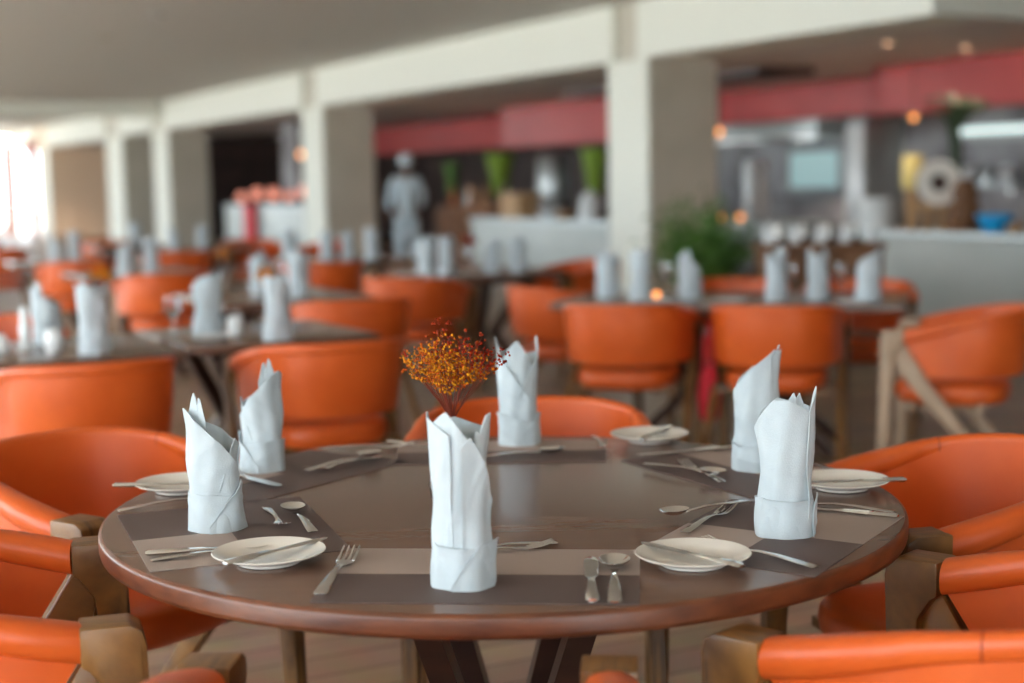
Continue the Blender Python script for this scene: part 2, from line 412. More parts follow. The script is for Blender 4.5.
ctable('dark table in front of the second pier with several napkins', 4.4, 11.45, 1.0, 1.0)
ctable('dark far table at the left with two small napkins', 2.5, 13.1, .85, .8)
ctable('dark far table before the doorway with two small napkins', 4.1, 14.5, .9, .8)
ctable('dark far table before the fourth pier with one napkin', 3.75, 15.9, .8, .7)
ctable('dark table furthest back near the end windows', 2.3, 20.2, .9, .8)
small_table('long dark table behind the pair of orange chairs, laid with six napkins', 1.12, 7.55, rzg, 1.70, .80)

# ------------------------------------------------------------------ folded napkins
def nleaf(g, th0, th1, prof, off, H, a=.0425, b=.038, z0=.003, n=40, m=26, wob=1.0, seed=0, flare=0.0, thick=.0022):
    rnd = random.Random(seed); ph = [rnd.uniform(0, 6) for _ in range(4)]
    cr = [(rnd.uniform(.1, .5), rnd.uniform(-.5, .5), rnd.uniform(.0012, .0028)) for _ in range(3)]
    outer = []; inner = []
    for i in range(n+1):
        f = i/n; th = math.radians(th0 + (th1-th0)*f); zt = interp(prof, f)*H
        ro = []; ri = []
        for j in range(m+1):
            z = z0 + (zt-z0)*j/m; v = z/H
            k = 1 - .07*math.sin(PI*min(1, v*1.25)) + .04*v + flare*v*v
            fold = .0018*math.sin(3*th+9*v+ph[0]) + .0012*math.sin(7*th-6*v+ph[1]) + .0014*math.sin(14*v+2*th+ph[2])
            for c0, c1, ca_ in cr: fold += ca_*math.exp(-((v-c0-c1*f)/.022)**2)*math.sin(PI*f)
            edge = .0016*(math.exp(-(f/.06)**2) + math.exp(-((1-f)/.06)**2)) + .0015*math.exp(-((1-j/m)/.08)**2)
            r = off + fold*wob + edge
            ca, sa = math.cos(th), math.sin(th)
            px, py = (a*k+r)*ca, (b*k+r)*sa
            ro.append(Vector((px, py, z))); ri.append(Vector((px-ca*thick, py-sa*thick, z)))
        outer.append(ro); inner.append(ri)
    k = m+1; vs = [v for r in outer for v in r] + [v for r in inner for v in r]; fs = []; O = (n+1)*k
    for i in range(n):
        for j in range(m):
            p = i*k+j
            fs.append([p, p+k, p+k+1, p+1]); fs.append([O+p, O+p+1, O+p+k+1, O+p+k])
        fs.append([i*k+m, (i+1)*k+m, O+(i+1)*k+m, O+i*k+m]); fs.append([i*k, O+i*k, O+(i+1)*k, (i+1)*k])
    for j in range(m):
        fs.append([j, j+1, O+j+1, O+j]); e = n*k
        fs.append([e+j, O+e+j, O+e+j+1, e+j+1])
    g.add(vs, fs)
# angle 270 faces the viewer, 180 is left, 360 right
DES = {
 'A': dict(H=.262, body=[(165, 252, [(0, .90), (.2, .985), (.35, .965), (1, .87)], .0035), (212, 290, [(0, .93), (.42, 1.0), (.62, .95), (1, .82)], .0005),
      (272, 352, [(0, .80), (.22, .86), (.5, .74), (1, .48)], .0045), (296, 392, [(0, .80), (.12, .885), (.25, .865), (.40, .965), (.55, .975), (.6, .9), (1, .86)], -.0015), (20, 185, [(0, .86), (.5, .93), (1, .9)], -.002)],
      cuff=[(150, 302, [(0, .22), (.2, .272), (.45, .245), (1, .235)], .0065), (252, 395, [(0, .02), (.12, .12), (.35, .245), (.75, .262), (1, .22)], .009), (30, 160, [(0, .24), (1, .24)], .006)]),
 'B': dict(H=.250, body=[(172, 352, [(0, .84), (.14, .89), (.3, .85), (.65, .64), (1, .40)], .0045), (198, 258, [(0, .84), (.22, .96), (.36, 1.0), (.48, .955), (.54, .90), (.62, .965), (.76, .95), (1, .80)], -.006),
      (285, 400, [(0, .30), (.3, .60), (.45, .66), (1, .55)], .0015), (0, 185, [(0, .58), (.4, .70), (1, .86)], 0)],
      cuff=[(140, 330, [(0, .26), (.3, .285), (.7, .27), (1, .25)], .0075), (262, 410, [(0, .05), (.25, .22), (.55, .36), (1, .26)], .0095), (45, 150, [(0, .26), (1, .26)], .006)]),
 'C': dict(H=.255, body=[(168, 300, [(0, .92), (.08, .985), (.2, .93), (.6, .68), (1, .44)], .004), (215, 330, [(0, .80), (.42, .955), (.5, .95), (1, .72)], -.004),
      (246, 372, [(0, .34), (.35, .56), (.7, .80), (.86, 1.0), (.93, .95), (1, .86)], .0015), (0, 180, [(0, .85), (.5, .8), (1, .9)], -.001)],
      cuff=[(150, 330, [(0, .28), (.3, .30), (1, .20)], .0065), (280, 400, [(0, .10), (.5, .30), (1, .24)], .0085), (30, 160, [(0, .26), (1, .26)], .006)]),
 'D': dict(H=.262, body=[(172, 328, [(0, .72), (.15, .80), (.42, .925), (.6, .93), (.85, .86), (1, .82)], .0035), (312, 384, [(0, .84), (.18, .92), (.34, .985), (.5, 1.0), (.7, .95), (1, .86)], .0065),
      (250, 320, [(0, .86), (.5, .97), (.6, .93), (.8, .965), (1, .9)], -.008), (20, 180, [(0, .85), (.5, .9), (1, .74)], 0)],
      cuff=[(155, 335, [(0, .24), (.2, .26), (1, .25)], .0065), (326, 372, [(0, .24), (.3, .275), (.7, .28), (1, .25)], .012), (0, 160, [(0, .25), (1, .25)], .006)]),
 'E': dict(H=.262, body=[(168, 342, [(0, .58), (.2, .68), (.55, .86), (.85, .97), (.93, .945), (1, 1.0)], .003), (300, 385, [(0, .90), (.5, .97), (1, .88)], .0055), (0, 180, [(0, .92), (.5, .8), (1, .60)], 0)],
      cuff=[(150, 340, [(0, .24), (.4, .20), (1, .27)], .0065), (330, 400, [(0, .26), (1, .24)], .0085), (30, 160, [(0, .24), (1, .24)], .006)]),
}
def make_napkin(key, label, x, y, rz, group, z=.7518, sc=(1, 1, 1)):
    d = DES[key]; t = thing('folded_napkin', label, 'napkin', (x, y, z), rz, group); t.scale = sc
    g = G()
    for q, (a, b, p, off) in enumerate(d['body']): nleaf(g, a, b, p, off, d['H'], seed=q*3+ord(key))
    o = g.build('napkin_body', M['linen'], t, angle=75)
    g = G()
    for q, (a, b, p, off) in enumerate(d['cuff']): nleaf(g, a, b, p, off, d['H'], seed=q+50+ord(key), m=12, z0=0.0)
    g.build('napkin_cuff', M['linen'], t, angle=75)
    return t
GN = 'standing napkins on the round table'
NA = make_napkin('A', 'tall white napkin standing at the front of the round table, in front of the flowers', -.081, 2.235, 0, GN, sc=(1.0, 1, 1.035))
NB = make_napkin('B', 'white napkin at the left of the round table behind the knife pair, its top slanting', -.537, 2.64, .12, GN, sc=(.98, 1, 1))
NL = make_napkin('B', 'white napkin at the back left of the round table, behind the slanting one', -.542, 3.185, -.15, GN, sc=(-.95, 1, .98))
NC = make_napkin('C', 'white napkin with three points at the far rim beside the flowers', .012, 3.45, 0, GN)
NE = make_napkin('E', 'white napkin leaning to the right at the back right of the round table', .505, 3.09, 0, GN, sc=(1, 1, 1))
ND = make_napkin('D', 'white napkin at the right of the round table with a rolled right edge', .461, 2.515, 0, GN, sc=(1, 1, .975))
NL.rotation_euler.y = 0
GN2 = 'napkins on the tables behind'
bgn = [
 (NB, -1.845, 5.93, .3, 'broad white napkin furthest left, beside the glassware'), (NA, -1.557, 5.56, .1, 'white napkin standing alone at the front of the left rectangular table'),
 (ND, -1.255, 6.17, .5, 'white napkin just left of the short candle glass'), (NA, -.927, 5.90, 1.0, 'white napkin at the right end of the small left table'),
 (NC, .50, 7.74, 0, 'leftmost napkin on the long right table'), (NA, .647, 7.50, 2.0, 'second napkin from the left on the long table, before the pier edge'),
 (NB, .90, 7.55, .4, 'napkin in front of the leafy plant'), (ND, 1.292, 7.30, 1.2, 'napkin above the chair back, left of the two shiny glasses'),
 (NC, 1.501, 7.33, .7, 'napkin with a bent top on the right part of the long table'), (NE, 1.70, 7.12, .1, 'rightmost napkin of the long table, leaning over'),
 (ND, -.56, 9.95, .3, 'napkin furthest left on the table below the person'), (NA, -.42, 9.75, 1.2, 'napkin second from left on the table below the person'),
 (NB, -.12, 9.95, 2.2, 'napkin third from left on the middle table, before the pale counter'), (NC, .05, 9.97, .2, 'napkin furthest right on the middle table, before the pale counter'),
 (NA, -1.153, 8.15, .4, 'tall bright napkin left of the second pier'), (NB, -1.42, 8.45, 1.4, 'napkin left behind the tall bright one'),
 (NE, -2.70, 10.52, .6, 'left napkin of the leaning pair, over the background chair'), (NA, -2.54, 10.60, .9, 'right napkin of the leaning pair, over the background chair'),
 (NB, -3.80, 12.55, .1, 'left one of two small napkins near the bright windows'), (NA, -3.66, 12.62, .8, 'right one of two small napkins near the bright windows'),
 (ND, -3.93, 15.75, 0, 'small distant napkin before the fourth pier'), (NB, -3.28, 14.65, 0, 'left one of two small napkins before the third pier'), (NC, -3.02, 14.75, 0, 'right one of two small napkins before the third pier'),
 (NA, -1.80, 12.25, .5, 'faint small napkin behind the tall bright one'), (NC, -1.47, 12.05, .2, 'left one of the pair before the second pier'), (NB, -1.31, 12.10, 1.2, 'right one of the pair before the second pier'),
 (NA, -1.10, 11.95, .2, 'napkin just left of the person in white'),
]
for i, (pr, x, y, rz, lab) in enumerate(bgn):
    o = dup(pr, 'blurred white folded '+lab if lab.startswith('napkin') else 'blurred '+lab, (x, y, .7505), rz, GN2); o.scale = (1.22*o.scale[0], 1.22, 1.02)

# ------------------------------------------------------------------ place mats
def placemat(label, corners, colours):
    """corners outer-right, outer-left, inner-left, inner-right; 2x2 woven fields"""
    c = [Vector((x, y, 0)) for x, y in corners]; ctr = sum(c, Vector())/4
    g = G()
    def P(a, b): return (c[1]*(1-a)+c[0]*a)*(1-b) + (c[2]*(1-a)+c[3]*a)*b - ctr
    k = 0
    for i in range(2):
        for j in range(2):
            q = [P(a, b) for a, b in ((i/2, j/2), ((i+1)/2, j/2), ((i+1)/2, (j+1)/2), (i/2, (j+1)/2))]
            vs = [v+Vector((0, 0, z)) for z in (0, .0012) for v in q]
            g.add(vs, [[3, 2, 1, 0], [4, 5, 6, 7], [0, 1, 5, 4], [1, 2, 6, 5], [2, 3, 7, 6], [3, 0, 4, 7]], colours[k]); k += 1
    o = g.build('placemat', [M['mat_light'], M['mat_dark']], smooth=False, loc=(ctr.x, ctr.y, .7503))
    return tag(o, label, 'placemat', 'two-tone placemats on the round table')
# colours: (outer-left, inner-left, outer-right, inner-right)
def ringmat(label, ang, colours, w=.47, r0=.385, r1=.715, dz=0):
    a = math.radians(ang); rad = Vector((math.cos(a), math.sin(a), 0)); tan = Vector((-rad.y, rad.x, 0))
    # seen from the seat: left is tan, for a diner looking inward  right = -tan... keep outer-right = +tan side
    C4 = [TC+rad*r1+tan*w/2, TC+rad*r1-tan*w/2, TC+rad*r0-tan*w/2, TC+rad*r0+tan*w/2]
    C4 = [(v.x, v.y) for v in C4]
    o = placemat(label, C4, colours); o.location.z += dz; return o
placemat('woven placemat at the front seat, light inner strip and dark outer strip', [(.176, 2.105), (-.305, 2.148), (-.283, 2.473), (.205, 2.425)], (1, 0, 1, 0))
placemat('placemat under the left napkin, light near its outer corner', [(-.586, 2.344), (-.748, 2.765), (-.425, 2.905), (-.275, 2.466)], (1, 1, 0, 1))
ringmat('dark placemat between the two left napkins and the far rim', 146, (1, 1, 0, 1), .49, .42, .71)
placemat('placemat before the far seat, pale strip at the table rim', [(-.27, 3.50), (.22, 3.49), (.20, 3.21), (-.26, 3.22)], (0, 1, 0, 1))
ringmat('dark and light placemat under the back right napkin', 28, (0, 1, 0, 1), .46, .41, .71)
placemat('checkered placemat under the right napkin with its rolled edge', [(.695, 2.63), (.456, 2.235), (.203, 2.424), (.412, 2.80)], (1, 0, 0, 1))

# ------------------------------------------------------------------ cutlery and plates
def strip(g, pts, T=None):
    """pts: (y, half width, z, thickness)"""
    secs = []
    for y, w, z, t in pts:
        secs.append([Vector((-w, y, z)), Vector((-w*.7, y, z-t*.5)), Vector((w*.7, y, z-t*.5)), Vector((w, y, z)), Vector((w*.7, y, z+t*.5)), Vector((-w*.7, y, z+t*.5))])
    g.loft(secs, T=T)
HANDLE = [(0, .006, .0022, .002), (.003, .0090, .0024, .003), (.03, .0085, .004, .003), (.07, .0065, .007, .003), (.105, .0042, .008, .003), (.13, .0035, .006, .003)]
def mk_fork(label, group):
    g = G(); strip(g, HANDLE + [(.145, .006, .0035, .0022), (.158, .0115, .003, .002), (.168, .0128, .0036, .002)])
    for k in range(4):
        x = -.0106 + k*.00707
        T = Matrix.Translation((x, 0, 0))
        strip(g, [(.166, .0022, .0034, .002), (.19, .0018, .0065, .0018), (.212, .0015, .0125, .0016), (.217, .0006, .0140, .001)], T)
    return tag(g.build('fork', M['steel'], angle=50), label, 'fork', group)
def mk_spoon(label, group, w=.0215, L=.062):
    g = G(); strip(g, HANDLE + [(.150, .0045, .0045, .0022), (.158, .007, .0035, .0018)])
    n, m = 20, 6; vs = []; fs = []
    for side in (0, 1):
        for i in range(m+1):
            f = i/m
            for j in range(n):
                a = 2*PI*j/n
                x = w*f*math.cos(a); y = .154+L/2 + L/2*f*math.sin(a)*(1.0 if math.sin(a) > 0 else 1.0)
                z = .0004 + .0115*f*f + side*.0012
                vs.append(Vector((x, y, z)))
    K = (m+1)*n
    for sd in (0, 1):
        for i in range(m):
            for j in range(n):
                a = sd*K+i*n+j; b = sd*K+i*n+(j+1) % n
                fs.append([a, b, b+n, a+n])
    for j in range(n): a = m*n+j; b = m*n+(j+1) % n; fs.append([a, b, K+b, K+a])
    g.add(vs, fs)
    return tag(g.build('spoon', M['steel'], angle=50), label, 'spoon', group)
def mk_knife(label, group, L=.235):
    g = G(); h = L*.45
    strip(g, [(0, .006, .0045, .004), (.004, .0090, .0045, .008), (h*.5, .0082, .0045, .007), (h-.01, .0065, .0045, .006), (h, .005, .0045, .004), (h+.012, .0055, .0045, .0025), (h+.02, .0088, .0045, .0018), (L*.72, .0100, .0045, .0016), (L*.90, .0098, .0045, .0014), (L*.97, .0070, .0045, .0012), (L, .0015, .0045, .001)])
    return tag(g.build('table_knife', M['steel'], angle=50), label, 'knife', group)
GC = 'cutlery laid on the round table'
protos = {}
def lay(kind, a, b, label, z=.7522, tilt=0, sc=1.0, roll=0):
    d = Vector((b[0]-a[0], b[1]-a[1])); rz = math.atan2(-d.x, d.y)
    if kind not in protos:
        o = {'fork': mk_fork, 'spoon': mk_spoon, 'knife': mk_knife}[kind](label, GC); protos[kind] = o
    else:
        o = protos[kind].copy(); C.objects.link(o); o['label'] = label
    o.location = (a[0], a[1], z); o.rotation_euler = (tilt, roll, rz); o.scale = (sc*1.12, sc*1.06, sc)
    return o
lay('fork', (-.294, 2.182), (-.272, 2.42), 'silver fork lying alone at the front edge, right of the bread plate', sc=1.08)
lay('knife', (.109, 2.112), (.120, 2.36), 'silver knife at the front edge lying left beside the round bowled spoon', sc=1.02)
lay('spoon', (.141, 2.110), (.158, 2.36), 'silver round bowled spoon at the front edge, right beside a knife', sc=1.05)
lay('fork', (-.125, 2.400), (.055, 2.450), 'silver dessert fork poking out behind the front napkin', sc=.85)
lay('spoon', (.070, 2.475), (-.10, 2.43), 'silver dessert spoon crossing the fork behind the front napkin', sc=.82)
lay('knife', (-.618, 2.447), (-.431, 2.487), 'silver knife below the left napkin, upper one of the two side by side', sc=.92)
lay('spoon', (-.600, 2.408), (-.42, 2.470), 'silver spoon below the left napkin, its bowl behind the bread plate', sc=.86)
lay('fork', (-.752, 2.789), (-.60, 2.895), 'silver fork whose handle sticks out left of the slanting napkin', sc=1.0)
lay('fork', (-.474, 2.800), (-.412, 2.62), 'small silver fork lying beside the teaspoon on the left, tines toward the plate', sc=.86)
lay('spoon', (-.355, 2.580), (-.445, 2.84), 'small silver spoon on the left whose bowl points away', sc=.95, z=.7535)
lay('knife', (-.645, 3.180), (-.485, 2.998), 'silver knife whose tip shows right of the slanting napkin', sc=1.05)
lay('fork', (-.455, 3.422), (-.27, 3.417), 'bright fork at the far left rim beyond the crossed pair', sc=.98)
lay('fork', (-.300, 3.300), (-.432, 3.150), 'crossed fork of the far left pair, tines toward the napkin', sc=.95)
lay('spoon', (-.440, 3.115), (-.289, 3.305), 'crossed spoon of the far left pair, its bowl toward the flowers', sc=.98, z=.7600)
lay('knife', (-.30, 3.50), (-.195, 3.40), 'silver knife at the far rim just left of the flowers', sc=.8)
lay('spoon', (-.095, 3.262), (.095, 3.316), 'silver spoon lying in front of the three pointed napkin', sc=.95)
lay('fork', (.19, 3.535), (.205, 3.35), 'silver fork at the far rim, left of the far bread plate', sc=.98)
lay('knife', (.509, 3.332), (.288, 3.257), 'silver knife pointing left, behind the far right crossed pair', sc=1.02)
lay('fork', (.416, 2.95), (.355, 3.16), 'crossed fork near the back right napkin, pointing away', sc=.9)
lay('spoon', (.275, 3.120), (.42, 2.975), 'crossed spoon near the back right napkin, bowl to the right', sc=.92, z=.7600)
lay('knife', (.680, 2.612), (.50, 2.715), 'silver knife right of the rolled edge napkin, nearer of the two', sc=.98)
lay('spoon', (.684, 2.655), (.50, 2.75), 'silver spoon handle right of the rolled edge napkin, farther of the two', sc=.98)
lay('spoon', (.435, 2.735), (.272, 2.627), 'silver spoon of the crossed pair left of the right napkin, bowl left', sc=.92, z=.7600)
lay('fork', (.290, 2.530), (.429, 2.765), 'silver fork of the crossed pair left of the right napkin, tines away', sc=.95)
lay('fork', (.468, 2.282), (.36, 2.40), 'silver fork with its handle reaching the right front rim beside a bread plate', sc=1.0)
# bread plates
def mk_plate(label, group):
    t = thing('bread_plate', label, 'plate', (0, 0, 0), 0, group)
    g = G(); g.lathe([(.045, 0), (.052, .0), (.054, .004), (.075, .011), (.0905, .0165), (.0925, .0185), (.0915, .0195), (.088, .0185), (.068, .0125), (.058, .0085), (.030, .0072), (.0001, .0070)], 64)
    g.build('plate_dish', M['china'], t)
    g = G(); g.lathe([(.044, .0), (.052, .0), (.052, .003), (.044, .003)], 64).build('foot_ring', M['white_china'], t)
    return t
GP = 'bread plates on the round table'
pl0 = mk_plate('cream bread plate at the front left of the round table with a knife across', GP); pl0.location = (-.403, 2.395, .7515)
plates = [(.281, 2.330, 'cream bread plate at the front right of the round table with a knife across'), (-.675, 2.985, 'cream bread plate at the left rim, half behind the slanting napkin'),
          (.640, 2.885, 'cream bread plate at the right rim, right of the rolled edge napkin'), (.317, 3.455, 'cream bread plate at the far rim to the right of the centre')]
for x, y, lab in plates: dup(pl0, lab, (x, y, .7515), 0)
ZP = .7515+.0145
GK = 'knives lying across bread plates'
def butter(a, b, label):
    d = Vector((b[0]-a[0], b[1]-a[1])); rz = math.atan2(-d.x, d.y)
    m_ = (Vector((a[0], a[1]))+Vector((b[0], b[1])))/2
    o = protos['butter'].copy() if 'butter' in protos else mk_knife(label, GK, .215)
    if 'butter' in protos: C.objects.link(o)
    protos['butter'] = protos.get('butter', o); o['label'] = label
    dn = d.normalized()*.1075
    o.location = (m_.x-dn.x, m_.y-dn.y, ZP); o.rotation_euler = (0, 0, rz)
butter((-.455, 2.318), (-.322, 2.47), 'butter knife lying across the front left bread plate')
butter((.345, 2.235), (.205, 2.40), 'butter knife lying across the front right bread plate')
butter((-.785, 2.955), (-.61, 2.955), 'butter knife lying across the left rim bread plate')
butter((.745, 2.862), (.56, 2.850), 'butter knife lying across the right rim bread plate')
butter((.305, 3.395), (.365, 3.53), 'butter knife lying across the far rim bread plate')

# ------------------------------------------------------------------ vase with dried flowers
BX, BY = -.114, 2.76
v = thing('bud_vase', 'small clear glass ball vase in the middle of the round table, behind the front napkin', 'vase', (BX, BY, .7502))
g = G(); g.lathe([(.018, 0), (.030, .004), (.043, .025), (.047, .048), (.042, .070), (.026, .092), (.014, .112), (.0125, .150), (.015, .172),
                  (.0130, .172), (.0108, .150), (.0122, .112), (.024, .090), (.0395, .070), (.0445, .048), (.040, .026), (.027, .008), (.0002, .006)], 40)
g.build('glass_bulb', M['glass'], v)
f = thing('dried_flower_bunch', 'fan shaped bunch of tiny orange, yellow and red dried blossoms on thin red stems', 'flowers', (BX, BY, .765))
rnd = random.Random(11)
tips = []
st = G()
for i in range(110):
    a = 2*PI*rnd.random(); rr = math.sqrt(rnd.random()); ph = rr*.90            # fan of stems out of the neck
    Lr = .158*(1 - .10*rr)*rnd.uniform(.80, 1.0)
    hx = Lr*math.sin(ph)*math.cos(a)*.92; hy = Lr*math.sin(ph)*math.sin(a)*.7; hz = .178 + Lr*math.cos(ph)
    k = .008*rnd.random()
    b0 = Vector((.005*math.cos(a)*rr, .005*math.sin(a)*rr, .01)); b1 = Vector((.0065*math.cos(a)*rr, .006*math.sin(a)*rr, .160+k))
    tip = Vector((hx, hy, hz)); mid = b1.lerp(tip, .26) + Vector((0, 0, .006))
    if i < 62: st.tube([b0, b1, mid, tip], [.0007, .0008, .0006, .0004], 4)
    tips.append((mid, tip))
    for q in range(2):
        fz = rnd.uniform(.2, .9); p = mid.lerp(tip, fz)
        e = p + Vector((rnd.uniform(-.012, .012), rnd.uniform(-.012, .012), rnd.uniform(.004, .014)))
        st.tube([p, e], [.0004, .0003], 4)
st.build('stems', M['stem'], f)
by, br_ = G(), G()
for i in range(1500):
    mid, tip = tips[rnd.randrange(len(tips))]
    fz = 1 - .85*rnd.random()**1.1
    p = mid.lerp(tip, fz) + Vector((rnd.gauss(0, .006), rnd.gauss(0, .006), rnd.gauss(.001, .005)))
    zm = .208 + .42*abs(p.x)
    if p.z < zm: continue
    rad = rnd.uniform(.0014, .0030)
    red = (p.x*7 + (p.z-.285)*9 + rnd.gauss(0, .24)) > .14
    (br_ if red else by).ball(p, rad, 6, 4, sc=(1, 1, rnd.uniform(.8, 1.3)))
for (dx, dz) in ((.098, .285), (.104, .277), (.092, .272), (.09, .267), (-.088, .285), (-.083, .278), (-.03, .338), (-.02, .341), (.0, .336)):
    for q in range(4): br_.ball(Vector((dx+rnd.gauss(0, .003), rnd.gauss(0, .01), dz+rnd.gauss(0, .003))), .0022, 6, 4)
o = by.build('yellow_blossoms', M['berry_y'], f); o['kind'] = 'stuff'; o['label'] = 'golden yellow tiny blossoms'
o = br_.build('red_blossoms', M['berry_r'], f); o['kind'] = 'stuff'; o['label'] = 'dark red and orange tiny blossoms'

# ------------------------------------------------------------------ glassware, candle, small things on the tables behind
def simple(name, g, m, label, cat, x, y, z, rz=0, group=None, smooth=True):
    o = g.build(name, m, loc=(x, y, z), rz=rz, smooth=smooth); return tag(o, label, cat, group)
def gobj(name, prof, m, label, cat, x, y, z, group=None, n=28): return simple(name, G().lathe(prof, n), m, label, cat, x, y, z, 0, group)
gobj('votive_glass', [(.026, 0), (.030, .004), (.033, .08), (.030, .08), (.027, .01), (.0002, .008)], M['white_china'], 'short white candle glass between the two napkins of the small left table', 'candle', -1.130, 6.10, .7505)
gobj('bread_plate', [(.05, 0), (.055, .0), (.088, .014), (.086, .016), (.05, .004), (.0002, .004)], M['white_china'], 'blurred plate below the napkin beside the candle glass', 'plate', -1.20, 5.98, .7505)
gobj('pepper_mill', [(.022, 0), (.024, .01), (.018, .04), (.022, .08), (.015, .12), (.017, .15), (.006, .17), (.0002, .172)], M['white_china'], 'tall white pepper mill at the left edge of the rectangular table', 'mill', -1.86, 5.70, .7505)
gobj('salt_shaker', [(.028, 0), (.034, .01), (.030, .05), (.018, .07), (.0002, .075)], M['white_china'], 'squat white salt shaker at the far left edge', 'shaker', -1.93, 5.62, .7505)
gobj('sugar_bowl', [(.026, 0), (.032, .02), (.034, .06), (.024, .085), (.0002, .09)], M['white_china'], 'white sugar bowl in front of the broad left napkin', 'bowl', -1.73, 5.62, .7505)
def wine_glass(label, x, y, grp='glasses on the tables behind'):
    return gobj('wine_glass', [(.034, 0), (.034, .002), (.004, .006), (.0035, .08), (.02, .095), (.036, .125), (.034, .18), (.0325, .18), (.034, .125), (.018, .098), (.0002, .09)], M['glass'], label, 'glass', x, y, .7505, grp)
for x, y, lab in [(1.38, 7.42, 'stem glass between two napkins on the right part of the long table'), (1.60, 7.30, 'stem glass right of the bent top napkin'), (.80, 7.70, 'stem glass behind the plant side napkin of the long table'),
                  (-1.35, 5.95, 'stem glass left of the candle glass'), (-1.72, 6.05, 'stem glass behind the rectangular table napkins'), (-1.28, 8.35, 'stem glass between the napkins left of the second pier'), (-.30, 9.9, 'stem glass among the middle table napkins')]:
    wine_glass(lab, x, y)
for x, y, lab in [(.72, 7.30, 'white plate on the long table, left part'), (1.06, 7.25, 'white plate on the long table, before the plant'), (1.62, 7.04, 'white plate on the long table, right part'), (-.66, 9.75, 'white bowl on the left of the middle table')]:
    gobj('side_plate', [(.05, 0), (.055, .0), (.09, .016), (.088, .018), (.05, .005), (.0002, .005)], M['white_china'], lab, 'plate', x, y, .7505, 'plates on the tables behind')
gobj('tea_light', [(.012, 0), (.018, .02), (.018, .035), (.015, .035), (.012, .012), (.0002, .01)], M['glow'], 'glowing orange tea light beside the second napkin of the long table', 'candle', .735, 7.56, .7505)
gobj('flower_pot', [(.02, 0), (.028, .05), (.026, .05), (.0002, .04)], M['white_china'], 'small white pot behind the right napkin of the small left table', 'pot', -.99, 6.12, .7505)
def posy(label, x, y, z, col, r=.04, n=60, grp='posies on the tables behind', vh=.06):
    t = thing('flower_posy', label, 'flowers', (x, y, z), 0, grp)
    g = G(); rr = random.Random(int(x*100))
    for i in range(n):
        g.ball(Vector((rr.gauss(0, r*.5), rr.gauss(0, r*.5), vh+.06+rr.gauss(0, r*.4))), .007, 6, 4)
    o = g.build('blossoms', col, t); o['kind'] = 'stuff'
    g = G()
    for i in range(6): g.tube([(0, 0, .01), (rr.gauss(0, .015), rr.gauss(0, .015), vh+.04)], .0015, 4)
    g.build('stems', M['stem'], t)
posy('small orange flower posy above the single left napkin', -1.60, 5.86, .7505, M['berry_y'], .035, vh=.22)
posy('orange posy above the napkin at the right end of the small left table', -1.03, 6.30, .7505, M['berry_y'], .035, vh=.18)
posy('orange posy behind the candle glass in the left background', -1.95, 10.2, .7505, M['berry_y'], .05, vh=.10)
posy('red posy on the middle table, below the pale counter end', -.27, 10.0, .7505, M['berry_r'], .045, vh=.16)

# red bag between the pair of chairs
t = thing('red_bag', 'bright red cloth bag hanging between the pair of chairs seen from behind', 'bag', (.93, 7.04, 0))
g = G(); rings = []
for z, a, b in ((.20, .02, .015), (.23, .045, .03), (.33, .055, .035), (.43, .04, .028), (.47, .015, .012)):
    rings.append([Vector((a*math.cos(2*PI*k/20)*(1+.08*math.sin(5*k)), b*math.sin(2*PI*k/20), z)) for k in range(20)])
g.loft(rings).build('bag_body', M['red_cloth'], t)
G().tube([(-.02, 0, .46), (-.018, 0, .60), (0, 0, .70), (.018, 0, .60), (.02, 0, .46)], .012, 6).build('handle', M['red_cloth'], t)

# ------------------------------------------------------------------ plant
t = thing('potted_plant', 'bushy green potted plant in front of the nearest pier', 'plant', (1.52, 11.95, 0))
G().lathe([(.13, 0), (.16, .02), (.19, .40), (.20, .42), (.17, .42), (.16, .38), (.0002, .37)], 32).build('pot', M['white_china'], t)
g = G(); sg = G(); rr = random.Random(3)
for i in range(60):
    a = rr.uniform(0, 2*PI); rad = .42*math.sqrt(rr.random()); h = .66 + .64*rr.random()*(1-.5*rad/.42)
    tip = Vector((rad*math.cos(a), rad*math.sin(a), h)); base = Vector((.05*math.cos(a), .05*math.sin(a), .38))
    sg.tube([base, (base+tip)/2+Vector((0, 0, .08)), tip], [.006, .005, .003], 5)
    for q in range(26):
        p = base.lerp(tip, rr.uniform(.35, 1.05)) + Vector((rr.gauss(0, .05), rr.gauss(0, .05), rr.gauss(.03, .04)))
        d = Vector((rr.gauss(0, 1), rr.gauss(0, 1), rr.gauss(0, .6))).normalized(); w = d.cross(Vector((rr.gauss(0, .3), rr.gauss(0, .3), 1))).normalized()
        L = rr.uniform(.05, .09); nn = d.cross(w)*.008
        g.add([p, p+d*L*.4+w*L*.25+nn, p+d*L, p+d*L*.4-w*L*.25+nn, p+d*L*.45-nn], [[0, 1, 4], [1, 2, 4], [2, 3, 4], [3, 0, 4]])
g.build('foliage', M['green'], t, smooth=False); sg.build('branches', M['green'], t)

